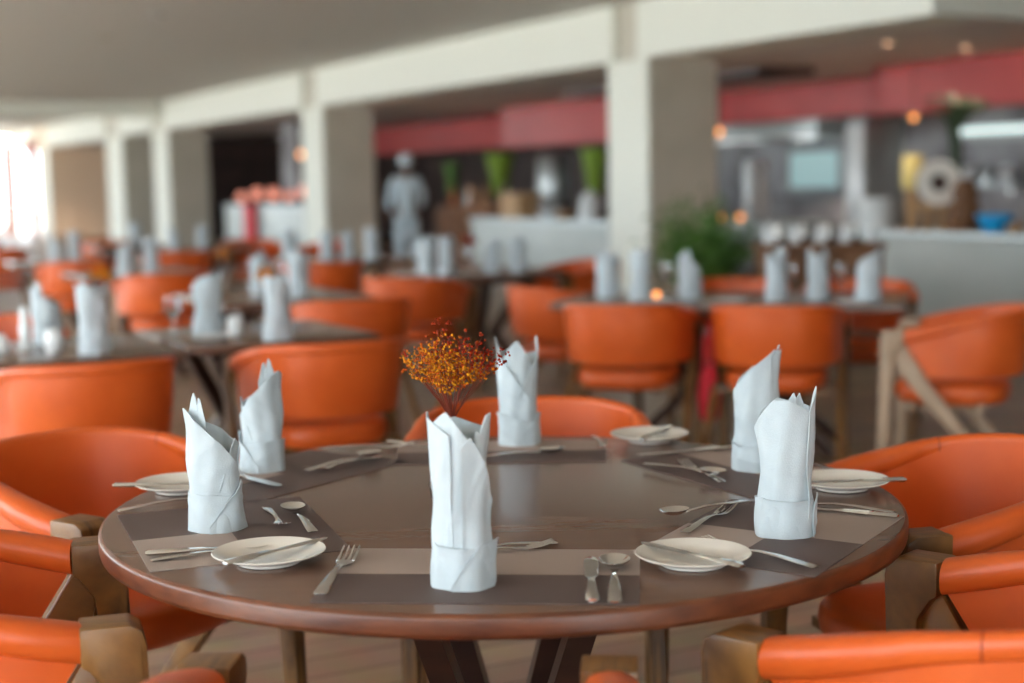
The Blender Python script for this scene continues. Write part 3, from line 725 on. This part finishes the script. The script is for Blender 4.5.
# ------------------------------------------------------------------ service station with shiny glass tops
t = thing('serving_station', 'wooden serving station between the plant and the bar counter', 'sideboard', (2.27, 11.05, 0), 0)
G().box(-.45, .45, -.25, .25, .82, .86, .006).build('station_top', M['brown_wood'], t)
G().box(-.43, .43, -.22, .22, .12, .82, .006).build('cabinet', M['brown_wood'], t)
for i in range(3): dr = G().box(-.42+.285*i, -.42+.285*i+.27, -.235, -.22, .14, .80, .004).build('door', M['brown_wood'], t); G().ball((-.42+.285*i+.24, -.245, .5), .012, 10, 6).build('knob', M['steel'], dr)
for sx in (-.39, .39):
    for sy in (-.18, .18): G().box(sx-.03, sx+.03, sy-.03, sy+.03, 0, .12).build('leg', M['dark_wood'], t)
for i in range(9):
    x, y = 2.27-.37+i*.0925, 11.05+(.09 if i % 2 else -.07)
    gobj('glass_jar', [(.036, 0), (.042, .01), (.042, .08), (.03, .11), (.03, .12), (.018, .13), (.0002, .135)], M['steel'] if i % 2 else M['white_china'],
         ['white lidded jar', 'shiny steel lidded jar'][i % 2]+' on the serving station, '+['at its left end', 'second from the left', 'third from the left', 'fourth from the left', 'in the middle', 'fourth from the right', 'third from the right', 'second from the right', 'at its right end'][i],
         'jar', x, y, .8605, 'jars on the serving station')

# ------------------------------------------------------------------ things on the right counter
def con(x_c, x_s): return cs(x_c, x_s)
x, y = con(9.5, 10.86)
t = thing('cooking_pot', 'large pale steel pot at the left end of the right bar counter', 'pot', (x, y, CH))
G().lathe([(.15, 0), (.165, .01), (.165, .27), (.175, .285), (.16, .285), (.158, .02), (.0002, .015)], 40).build('pot_body', M['white_china'], t)
for sx in (-1, 1): G().tube([(sx*.165, -.04, .21), (sx*.21, -.035, .22), (sx*.21, .035, .22), (sx*.165, .04, .21)], .008, 6).build('handle', M['brushed'], t)
x, y = con(9.6, 10.2)
t = thing('platter_stand', 'round white platter with a dark centre held up on a pale carved wooden stand', 'ornament', (x, y, CH), 0)
g = G()
for sx in (-.20, -.06, .08, .2): g.tube([(sx, 0, 0), (sx*.85, 0, .14), (sx*.9, 0, .21)], [.045, .035, .05], 10)
g.box(-.25, .25, -.06, .06, .17, .25, .02)
g.build('carved_base', M['pale_wood'], t)
T = Matrix.Translation((.02, -.08, .42)) @ Matrix.Rotation(math.radians(82), 4, 'X')
G().lathe([(.0002, -.01), (.10, -.01), (.20, .01), (.205, .018), (.195, .022), (.11, .005), (.0002, .005)], 48, T=T).build('platter', M['china'], t)
T2 = Matrix.Translation((.02, -.092, .42)) @ Matrix.Rotation(math.radians(82), 4, 'X')
G().lathe([(.0002, 0), (.075, 0), (.07, .01), (.0002, .012)], 32, T=T2).build('centre_disc', M['dark_wood'], t)
x, y = con(9.65, 9.86)
g = G(); rr = random.Random(5); rings = []
for i in range(12):
    z = .45*i/11; r_ = .16*(1-.5*i/11)*(1+.15*math.sin(i*1.7)); rings.append([Vector((r_*math.cos(2*PI*k/18)*(1+.12*math.sin(3*k+i)), r_*.6*math.sin(2*PI*k/18), z)) for k in range(18)])
g.loft(rings); simple('wood_carving', g, M['brown_wood'], 'dark brown knotty wood carving right of the white platter', 'ornament', x, y, CH)
x, y = con(9.5, 9.36)
t = thing('mixing_bowl', 'bright blue bowl on the right bar counter', 'bowl', (x, y, CH))
G().lathe([(.07, 0), (.09, .005), (.14, .09), (.155, .145), (.145, .145), (.13, .09), (.08, .012), (.0002, .01)], 36).build('bowl_shell', M['blue'], t)
G().lathe([(.150, .14), (.158, .144), (.158, .152), (.148, .152)], 36, caps=False).build('rim', M['blue'], t)
x, y = con(9.42, 9.06)
simple('bread_roll', G().ball((0, 0, .045), .07, 16, 10, sc=(1.1, .8, .62)), M['pale_wood'], 'tan bread roll right of the blue bowl', 'bread', x, y, CH)
x, y = con(9.8, 9.12)
gobj('steel_canister', [(.06, 0), (.06, .16), (.045, .18), (.01, .19), (.0002, .20)], M['brushed'], 'steel canister behind the blue bowl', 'canister', x, y, CH)
x, y = con(9.84, 10.74)
t = thing('paper_lantern', 'cream yellow upright lantern left above the white platter', 'lantern', (x, y, CH))
G().lathe([(.05, 0), (.06, .02), (.06, .38), (.05, .40)], 4).build('stand', M['pale_wood'], t)
G().lathe([(.085, .36), (.10, .38), (.095, .66), (.08, .68)], 20).build('shade', M['yellow'], t)
x, y = cs(10.5, 10.87)
t = thing('tall_branch', 'tall dark green branch arrangement reaching up to the red fascia', 'plant', (x, y, 0))
G().lathe([(.16, 0), (.20, .06), (.18, .5), (.15, .7), (.13, .7), (.0002, .3)], 24).build('pot', M['dark_wood'], t)
g = G(); g.tube([(0, 0, .4), (.02, 0, 1.4), (-.02, 0, 1.8), (0, 0, 2.0)], [.04, .05, .06, .05], 8)
for k in range(14):
    a = rr.uniform(0, 6.28); g.tube([(0, 0, 1.68+.02*k), (.12*math.cos(a), .12*math.sin(a), 1.84+.02*k), (.30*math.cos(a), .2*math.sin(a), 1.93+.01*k)], [.025, .02, .01], 6)
g.build('branches', M['dark_green'], t)

# kitchen equipment behind the right counter
def equip(name, label, cat, c, s, wc, ws, z0, z1, m, parts=()):
    x, y = cs(c, s); t = thing(name, label, cat, (x, y, z0), TH)
    G().box(-wc/2, wc/2, -ws/2, ws/2, 0, z1-z0, .01).build('body', m, t)
    for nm, (a, b, u, v, p, q), mm in parts: G().box(a, b, u, v, p, q, .003).build(nm, mm, t)
    return t
equip('refrigerator', 'tall pale steel fridge column left of the lantern', 'fridge', 12.6, 14.41, .6, .34, 0, 2.02, M['brushed'], [('door', (-.33, -.30, -.16, .16, .1, 1.95), M['white_china'])])
equip('serving_hatch', 'pale teal lit serving hatch on the kitchen back wall', 'hatch', 15.1, 18.6, .12, 1.3, 1.10, 1.75, M['brushed'], [('light_panel', (-.09, -.06, -.55, .55, .06, .60), M['teal_light'])])
equip('kitchen_range', 'dark grey cooking range below the lit serving hatch', 'stove', 14.5, 18.0, .8, 2.6, 0, 1.0, M['kitchen_wall'], [('hob', (-.35, .35, -1.2, 1.2, 1.0, 1.03), M['counter_top'])])
equip('water_dispenser', 'narrow white upright dispenser right of the nearest pier', 'dispenser', 12.2, 16.3, .3, .15, .78, 1.55, M['white_china'], [('tap', (-.18, -.15, -.02, .02, .3, .36), M['steel'])])
equip('prep_table', 'steel kitchen bench carrying the white dispenser', 'bench', 12.4, 16.4, .7, 2.2, 0, .75, M['brushed'], [('shelf', (-.33, .33, -1.05, 1.05, .3, .33), M['brushed'])])
equip('wall_shelf', 'long dark steel shelf on the kitchen wall at the right edge', 'shelf', 15.05, 13.9, .28, 3.2, 1.78, 1.84, M['brushed'], [('light_strip', (-.16, -.13, -1.5, 1.5, .07, .17), M['white_light'])])
equip('extractor_hood', 'grey steel extractor hood over the range', 'hood', 14.2, 18.3, 1.0, 2.8, 1.9, 2.4, M['brushed'], [('rim', (-.53, .53, -1.43, 1.43, -.04, 0), M['steel'])])
for k in range(5):
    x, y = cs(15.0, 14.6+.34*k)
    gobj('storage_tin', [(.10, 0), (.10, .2), (.085, .23), (.0002, .235)], [M['white_china'], M['brushed']][k % 2], ['white', 'steel'][k % 2]+' tin on the kitchen wall bench, '+['nearest the right edge', 'second from the right edge', 'middle of the row', 'second from the left of the row', 'leftmost of the row'][k], 'tin', x, y, 1.2, 'tins on the kitchen wall')
equip('tin_ledge', 'narrow ledge on the kitchen wall carrying the tins', 'shelf', 15.0, 15.28, .3, 1.9, 1.14, 1.2, M['brushed'], [('bracket', (-.02, .1, -.8, -.75, -.12, 0), M['steel']), ('bracket', (-.02, .1, .75, .8, -.12, 0), M['steel'])])

# ------------------------------------------------------------------ things on the left counter
x, y = cs(9.6, 18.12)
t = thing('wooden_crate', 'light wooden crate on the pale bar counter', 'crate', (x, y, CH), TH)
for i in range(4):
    G().box(-.17, -.15, -.27, .27, .01+i*.085, .08+i*.085, .003).build('slat', M['pale_wood'], t)
    G().box(.15, .17, -.27, .27, .01+i*.085, .08+i*.085, .003).build('slat', M['pale_wood'], t)
    G().box(-.15, .15, -.27, -.25, .01+i*.085, .08+i*.085, .003).build('slat', M['pale_wood'], t)
    G().box(-.15, .15, .25, .27, .01+i*.085, .08+i*.085, .003).build('slat', M['pale_wood'], t)
G().box(-.15, .15, -.25, .25, 0, .30).build('contents', M['pale_wood'], t)
x, y = cs(9.55, 17.14); gobj('serving_bowl', [(.10, 0), (.14, .02), (.20, .14), (.19, .14), (.12, .02), (.0002, .02)], M['white_china'], 'white bowl right of the wooden crate', 'bowl', x, y, CH)
x, y = cs(9.6, 16.25)
t = thing('water_kettle', 'white kettle on the pale counter next to the nearest pier', 'kettle', (x, y, CH))
G().lathe([(.13, 0), (.15, .02), (.13, .25), (.10, .33), (.02, .35), (.02, .38), (.0002, .385)], 30).build('kettle_body', M['white_china'], t)
G().tube([(-.13, 0, .06), (-.22, 0, .12), (-.20, 0, .28), (-.10, 0, .30)], .014, 6).build('handle', M['dark_wood'], t)
G().tube([(.12, 0, .15), (.19, 0, .26)], [.025, .014], 8).build('spout', M['white_china'], t)
x, y = cs(9.5, 16.72); simple('bread_roll', G().ball((0, 0, .06), .1, 14, 8, sc=(1.1, .8, .6)), M['pale_wood'], 'brown bread loaf between the white bowl and the kettle', 'bread', x, y, CH)
def tallvase(label, c, s, z, h, w, m, flip=False):
    x, y = cs(c, s); t = thing('tall_vase', label, 'vase', (x, y, 0), 0, 'tall vases behind the pale counter')
    G().lathe([(w*.45, z), (w*.5, z+.02), (w*.65, z+h*.5), (w, z+h), (w*.93, z+h), (w*.4, z+.05), (.0002, z+.04)], 28).build('vase_body', m, t)
    G().box(-.16, .16, -.16, .16, 0, z, .01).build('plinth', M['dark_wood'], t)
tallvase('lime green tapering vase behind the wooden crate', 12.0, 23.37, 1.10, .72, .26, M['lime'])
tallvase('lime green tapering vase right beside the nearest pier', 12.0, 20.15, 1.10, .72, .22, M['lime'])
tallvase('dim green vase left behind the person side of the counter', 12.6, 26.6, 1.10, .62, .16, M['green'])
x, y = cs(11.9, 21.3)
t = thing('steel_urn', 'tall grey steel cylinder between the two lime green vases', 'urn', (x, y, 0))
G().lathe([(.24, .95), (.25, .98), (.25, 1.72), (.22, 1.76), (.0002, 1.77)], 30).build('urn_body', M['brushed'], t)
G().box(-.26, .26, -.26, .26, 0, .95, .01).build('plinth', M['dark_wood'], t)
# cluttered sideboard behind the person
equip('side_cabinet', 'dark side cabinet with bottles on it, right behind the person', 'cabinet', 10.6, 21.3, .6, 2.2, 0, .95, M['brown_wood'], [('door', (-.33, -.30, -1.0, -.02, .08, .9), M['brown_wood']), ('door', (-.33, -.30, .02, 1.0, .08, .9), M['brown_wood'])])
labs = ['at the left end', 'second from the left', 'third from the left', 'fourth from the left', 'third from the right', 'second from the right', 'at the right end']
for k in range(7):
    x, y = cs(10.6+(.1 if k % 2 else -.08), 22.2-.29*k)
    gobj('glass_bottle', [(.045, 0), (.05, .01), (.05, .18), (.018, .25), (.016, .32), (.0002, .322)], [M['brown_wood'], M['pale_wood'], M['brushed']][k % 3], ['brown', 'tan', 'grey'][k % 3]+' bottle on the dark side cabinet, '+labs[k], 'bottle', x, y, .95, 'bottles on the side cabinet')

# ------------------------------------------------------------------ buffet counter in the far left with pink globes
t = counter('buffet_counter', 8.9, 9.6, 24.7, 29.6, .98, 'white buffet counter with round pink globes, in front of the dark doorway', M['grey_panel'])
labs = ['at the left end', 'second from the left', 'in the middle', 'second from the right', 'at the right end']
for k, (s, z, r_) in enumerate(((29.3, .12, .13), (28.3, .18, .16), (27.3, .18, .16), (26.4, .15, .12), (25.5, .22, .18))):
    x, y = cs(9.2, s); t = thing('globe_lamp', 'glowing pink globe on the white buffet counter, '+labs[k], 'lamp', (x, y, .98), 0, 'pink globes on the buffet counter')
    G().ball((0, 0, z+.02), r_*.75, 20, 12).build('globe', M['pink_glow'], t)
    G().lathe([(.06, 0), (.06, .02), (.015, .03), (.015, z-.03)], 16).build('foot', M['dark_wood'], t)
x, y = cs(8.84, 27.7)
g = G(); g.box(-.02, .02, -.32, .32, .28, 1.0, .005)
simple('red_banner', g, M['red_cloth'], 'pinkish red cloth hanging over the front of the white buffet counter', 'cloth', x, y, 0, TH, smooth=False)

# curtains at the far windows
for k, (c, s_) in enumerate(((7.9, 49.2), (8.12, 46.3))):
    x, y = cs(c, s_); g = G(); secs = []
    for z in (.02, 2.8):
        secs.append([Vector((-.15+.3*i/24, .04*math.sin(i*1.3), z)) for i in range(25)]+[Vector((.15-.3*i/24, .04*math.sin((24-i)*1.3)+.02, z)) for i in range(25)])
    g.loft(secs); simple('window_curtain', g, M['red_curtain'], ['red curtain at the far left windows, the left one', 'red curtain at the far left windows, next to the last pier'][k], 'curtain', x, y, 0, TH, 'red curtains')

# ------------------------------------------------------------------ ceiling lights and fittings
def pendant(label, c, s, z, r, m, top, grp, name='pendant_lamp'):
    x, y = cs(c, s); t = thing(name, label, 'lamp', (x, y, z), 0, grp)
    G().ball((0, 0, 0), r, 18, 10).build('bulb', m, t)
    G().tube([(0, 0, r*.9), (0, 0, top-z)], .006, 6).build('cord', M['dark_wood'], t)
    G().lathe([(.03, r*.7), (.05, r*.95), (.015, r*1.5)], 16).build('lamp_cap', M['dark_wood'], t)
pendant('orange glowing pendant at the right side of the nearest pier', 10.2, 14.35, 1.87, .055, M['glow'], HB, 'orange pendants over the bar')
pendant('orange glowing pendant left of the second pier', 9.7, 27.05, 1.92, .075, M['glow'], HB, 'orange pendants over the bar')
pendant('small orange lamp low over the plant, left one', 12.1, 17.0, .80, .05, M['glow'], HB, 'orange pendants over the bar')
pendant('small orange lamp low over the plant, right one', 12.2, 16.65, .80, .045, M['glow'], HB, 'orange pendants over the bar')
pendant('faint orange lamp under the red fascia at the right', 11.4, 12.43, 1.95, .035, M['glow'], HB, 'orange pendants over the bar')
def downlight(label, x, y, z, m, r=.04, name='ceiling_spotlight'):
    t = thing(name, label, 'light', (x, y, z), 0, 'ceiling spots')
    G().lathe([(r*1.6, -.012), (r*1.7, 0), (r*1.2, 0), (r*1.2, -.012)], 24, caps=False).build('trim_ring', M['brushed'], t)
    G().lathe([(.0002, -.02), (r, -.018), (r*1.1, -.004), (.0002, -.001)], 24).build('bulb', m, t)
downlight('glowing spotlight in the lowered ceiling, left of the two at top right', 3.517, 14.017, HB, M['spot'], .028)
downlight('glowing spotlight in the lowered ceiling, right of the two at top right', 4.456, 14.744, HB, M['spot'], .028)
downlight('dark sprinkler rosette in the main ceiling at top left', -4.77, 18.07, HC, M['yellow'], .05, 'ceiling_sprinkler')
downlight('unlit ceiling spot at the top left, nearer than the sprinkler', -3.63, 15.88, HC, M['ceiling'], .05)
downlight('unlit ceiling spot above the second pier', -2.59, 19.59, HC, M['ceiling'], .05)

# ------------------------------------------------------------------ person in white
def person():
    x, y = cs(9.0, 20.6)
    t = thing('person', 'person in a pale uniform and cap walking away beside the bar', 'person', (x, y, 0), TH-.3)
    def skin(name, V, E, m, root=0, lv=2):
        me = bpy.data.meshes.new(name); me.from_pydata([v[:3] for v in V], E, []); me.materials.append(m)
        o = bpy.data.objects.new(name, me); C.objects.link(o); o.parent = t
        md = o.modifiers.new('Skin', 'SKIN'); md.use_smooth_shade = True
        for i, v in enumerate(V):
            d = me.skin_vertices[0].data[i]; d.radius = (v[3], v[4] if len(v) > 4 else v[3]); d.use_root = (i == root)
        s = o.modifiers.new('Sub', 'SUBSURF'); s.levels = lv; s.render_levels = lv
        return o
    V = [(0, 0, .93, .13, .10), (0, 0, 1.10, .12, .09), (0, .01, 1.30, .15, .10), (0, 0, 1.44, .07, .06), (0, .0, 1.50, .045), (0, .02, 1.57, .07, .085), (0, .02, 1.66, .065, .08),
         (-.17, 0, 1.39, .055), (-.24, -.02, 1.14, .042), (-.25, .08, .92, .032), (-.25, .12, .85, .03, .014),
         (.17, 0, 1.39, .055), (.25, .02, 1.15, .042), (.24, .14, .96, .032), (.24, .19, .90, .03, .014),
         (-.09, 0, .84, .09), (-.10, .10, .48, .058), (-.10, .04, .09, .04), (-.10, .16, .04, .035),
         (.09, 0, .84, .09), (.10, -.02, .48, .058), (.10, -.20, .12, .04), (.10, -.12, .04, .035)]
    E = [(0, 1), (1, 2), (2, 3), (3, 4), (4, 5), (5, 6), (2, 7), (7, 8), (8, 9), (9, 10), (2, 11), (11, 12), (12, 13), (13, 14), (0, 15), (15, 16), (16, 17), (17, 18), (0, 19), (19, 20), (20, 21), (21, 22)]
    for base, dx in ((10, -.25), (14, .24)):
        bx, by_, bz = V[base][:3]
        for k in range(4):
            V.append((bx-.018+.012*k, by_+.03, bz-.05, .0085)); V.append((bx-.018+.012*k, by_+.035+.004*k, bz-.09, .0075)); j = len(V)
            E += [(base, j-2), (j-2, j-1)]
        V.append((bx+(.035 if dx < 0 else -.035), by_+.03, bz-.03, .009)); E.append((base, len(V)-1))
    skin('person_body', V, E, M['skin'])
    J = [(0, 0, .78, .17, .14), (0, 0, .93, .15, .12), (0, 0, 1.10, .14, .11), (0, .01, 1.30, .17, .12), (0, 0, 1.42, .085, .075), (-.17, 0, 1.39, .072), (-.24, -.02, 1.14, .058), (-.25, .07, .95, .046), (.17, 0, 1.39, .072), (.25, .02, 1.15, .058), (.24, .13, .98, .046)]
    skin('jacket', J, [(0, 1), (1, 2), (2, 3), (3, 4), (3, 5), (5, 6), (6, 7), (3, 8), (8, 9), (9, 10)], M['uniform'], 1)
    Q = [(0, 0, .90, .145, .115), (-.09, 0, .80, .105), (-.10, .10, .48, .075), (-.10, .045, .12, .06), (.09, 0, .80, .105), (.10, -.02, .48, .075), (.10, -.185, .15, .06)]
    skin('trousers', Q, [(0, 1), (1, 2), (2, 3), (0, 4), (4, 5), (5, 6)], M['uniform'], 0)
    G().lathe([(.085, 1.60), (.095, 1.62), (.098, 1.70), (.085, 1.76), (.04, 1.785), (.0002, 1.79)], 24).build('cap', M['uniform'], t)
    for s in (-1, 1):
        G().ball((s*.03, .098, 1.635), .010, 10, 6).build('eye', M['white_china'], t)
        G().ball((s*.082, .01, 1.61), .018, 8, 6, sc=(.4, .8, 1.2)).build('ear', M['skin'], t)
    G().ball((0, .108, 1.60), .015, 8, 6, sc=(.8, 1, 1.3)).build('nose', M['skin'], t)
    G().ball((0, .100, 1.565), .018, 8, 6, sc=(1.2, .4, .35)).build('mouth', M['red_cloth'], t)
person()

# ------------------------------------------------------------------ camera
import_f = 1498.5; pitch, roll, CZ = .1074, -.0192, 1.3629
F = Vector((0, math.cos(pitch), -math.sin(pitch))); U = Vector((0, math.sin(pitch), math.cos(pitch))); R = Vector((1, 0, 0))
R2 = R*math.cos(roll)+U*math.sin(roll); U2 = -R*math.sin(roll)+U*math.cos(roll)
cam = bpy.data.cameras.new('camera'); co = bpy.data.objects.new('camera', cam); C.objects.link(co)
mw = Matrix((R2, U2, -F)).transposed().to_4x4(); mw.translation = (0, 0, CZ); co.matrix_world = mw
cam.sensor_width = 36; cam.lens = import_f*36/1024; cam.clip_end = 300
cam.dof.use_dof = True; cam.dof.focus_distance = 2.60; cam.dof.aperture_fstop = 1.75
bpy.context.scene.camera = co

# ------------------------------------------------------------------ daylight
w = bpy.data.worlds.new('sky'); bpy.context.scene.world = w; w.use_nodes = True; nt = w.node_tree
bg = nt.nodes['Background']; bg.inputs[0].default_value = (0.80, 0.92, 1.0, 1); bg.inputs[1].default_value = 9.5
def portal(c, s, wdt, hgt, rz, z=1.65):
    l = bpy.data.lights.new('window_portal', 'AREA'); l.shape = 'RECTANGLE'; l.size = wdt; l.size_y = hgt; l.cycles.is_portal = True
    o = bpy.data.objects.new('window_portal', l); C.objects.link(o)
    x, y = cs(c, s); o.location = (x, y, z); o.rotation_euler = (PI/2, 0, rz)
# area lights shine along local -Z: turned upright they shine along local +Y of rz
portal(-4.95, 20.4, 59, 2.8, TH-PI/2)
portal(-1.5, -8.9, 7, 2.7, TH)
portal(1.6, 49.7, 13, 2.7, TH+PI)
su = bpy.data.lights.new('sun', 'SUN'); su.energy = 16; su.angle = .02; su.color = (1, .95, .86)
so = bpy.data.objects.new('sun', su); C.objects.link(so); so.rotation_euler = (math.radians(16), math.radians(-14), 0)
def room_or_fill_spot(x, y, z, e):
    l = bpy.data.lights.new('spot_or_fill', 'SPOT'); l.energy = e; l.color = (1, .80, .62); l.spot_size = 1.7; l.spot_blend = .8; l.shadow_soft_size = .05
    o = bpy.data.objects.new('spot_or_fill', l); C.objects.link(o); o.location = (x, y, z-.05)
room_or_fill_spot(3.40, 13.55, HB, 60); room_or_fill_spot(4.38, 14.46, HB, 60)
x, y = cs(8.7, 43.2); room_or_fill_spot(x, y, HB, 160)  # added warm fill without a fixture, brightens the tan end wall
for c, s in ((11.1, 12.3), (10.6, 17.0), (10.6, 21.5), (13.5, 16), (13.5, 12)): x, y = cs(c, s); room_or_fill_spot(x, y, HB, 230)  # added fill from above, no fixtures: brightens the kitchen and bar

sc = bpy.context.scene
sc.view_settings.view_transform = 'Standard'; sc.view_settings.look = 'None'; sc.view_settings.gamma = 1; sc.view_settings.use_curve_mapping = False
sc.view_settings.exposure = -0.12
sc.cycles.use_denoising = True
sc.cycles.max_bounces = 10; sc.cycles.diffuse_bounces = 6; sc.cycles.glossy_bounces = 4; sc.cycles.transmission_bounces = 8; sc.cycles.transparent_max_bounces = 12
sc.cycles.sample_clamp_indirect = 8; sc.cycles.caustics_refractive = False; sc.cycles.caustics_reflective = False
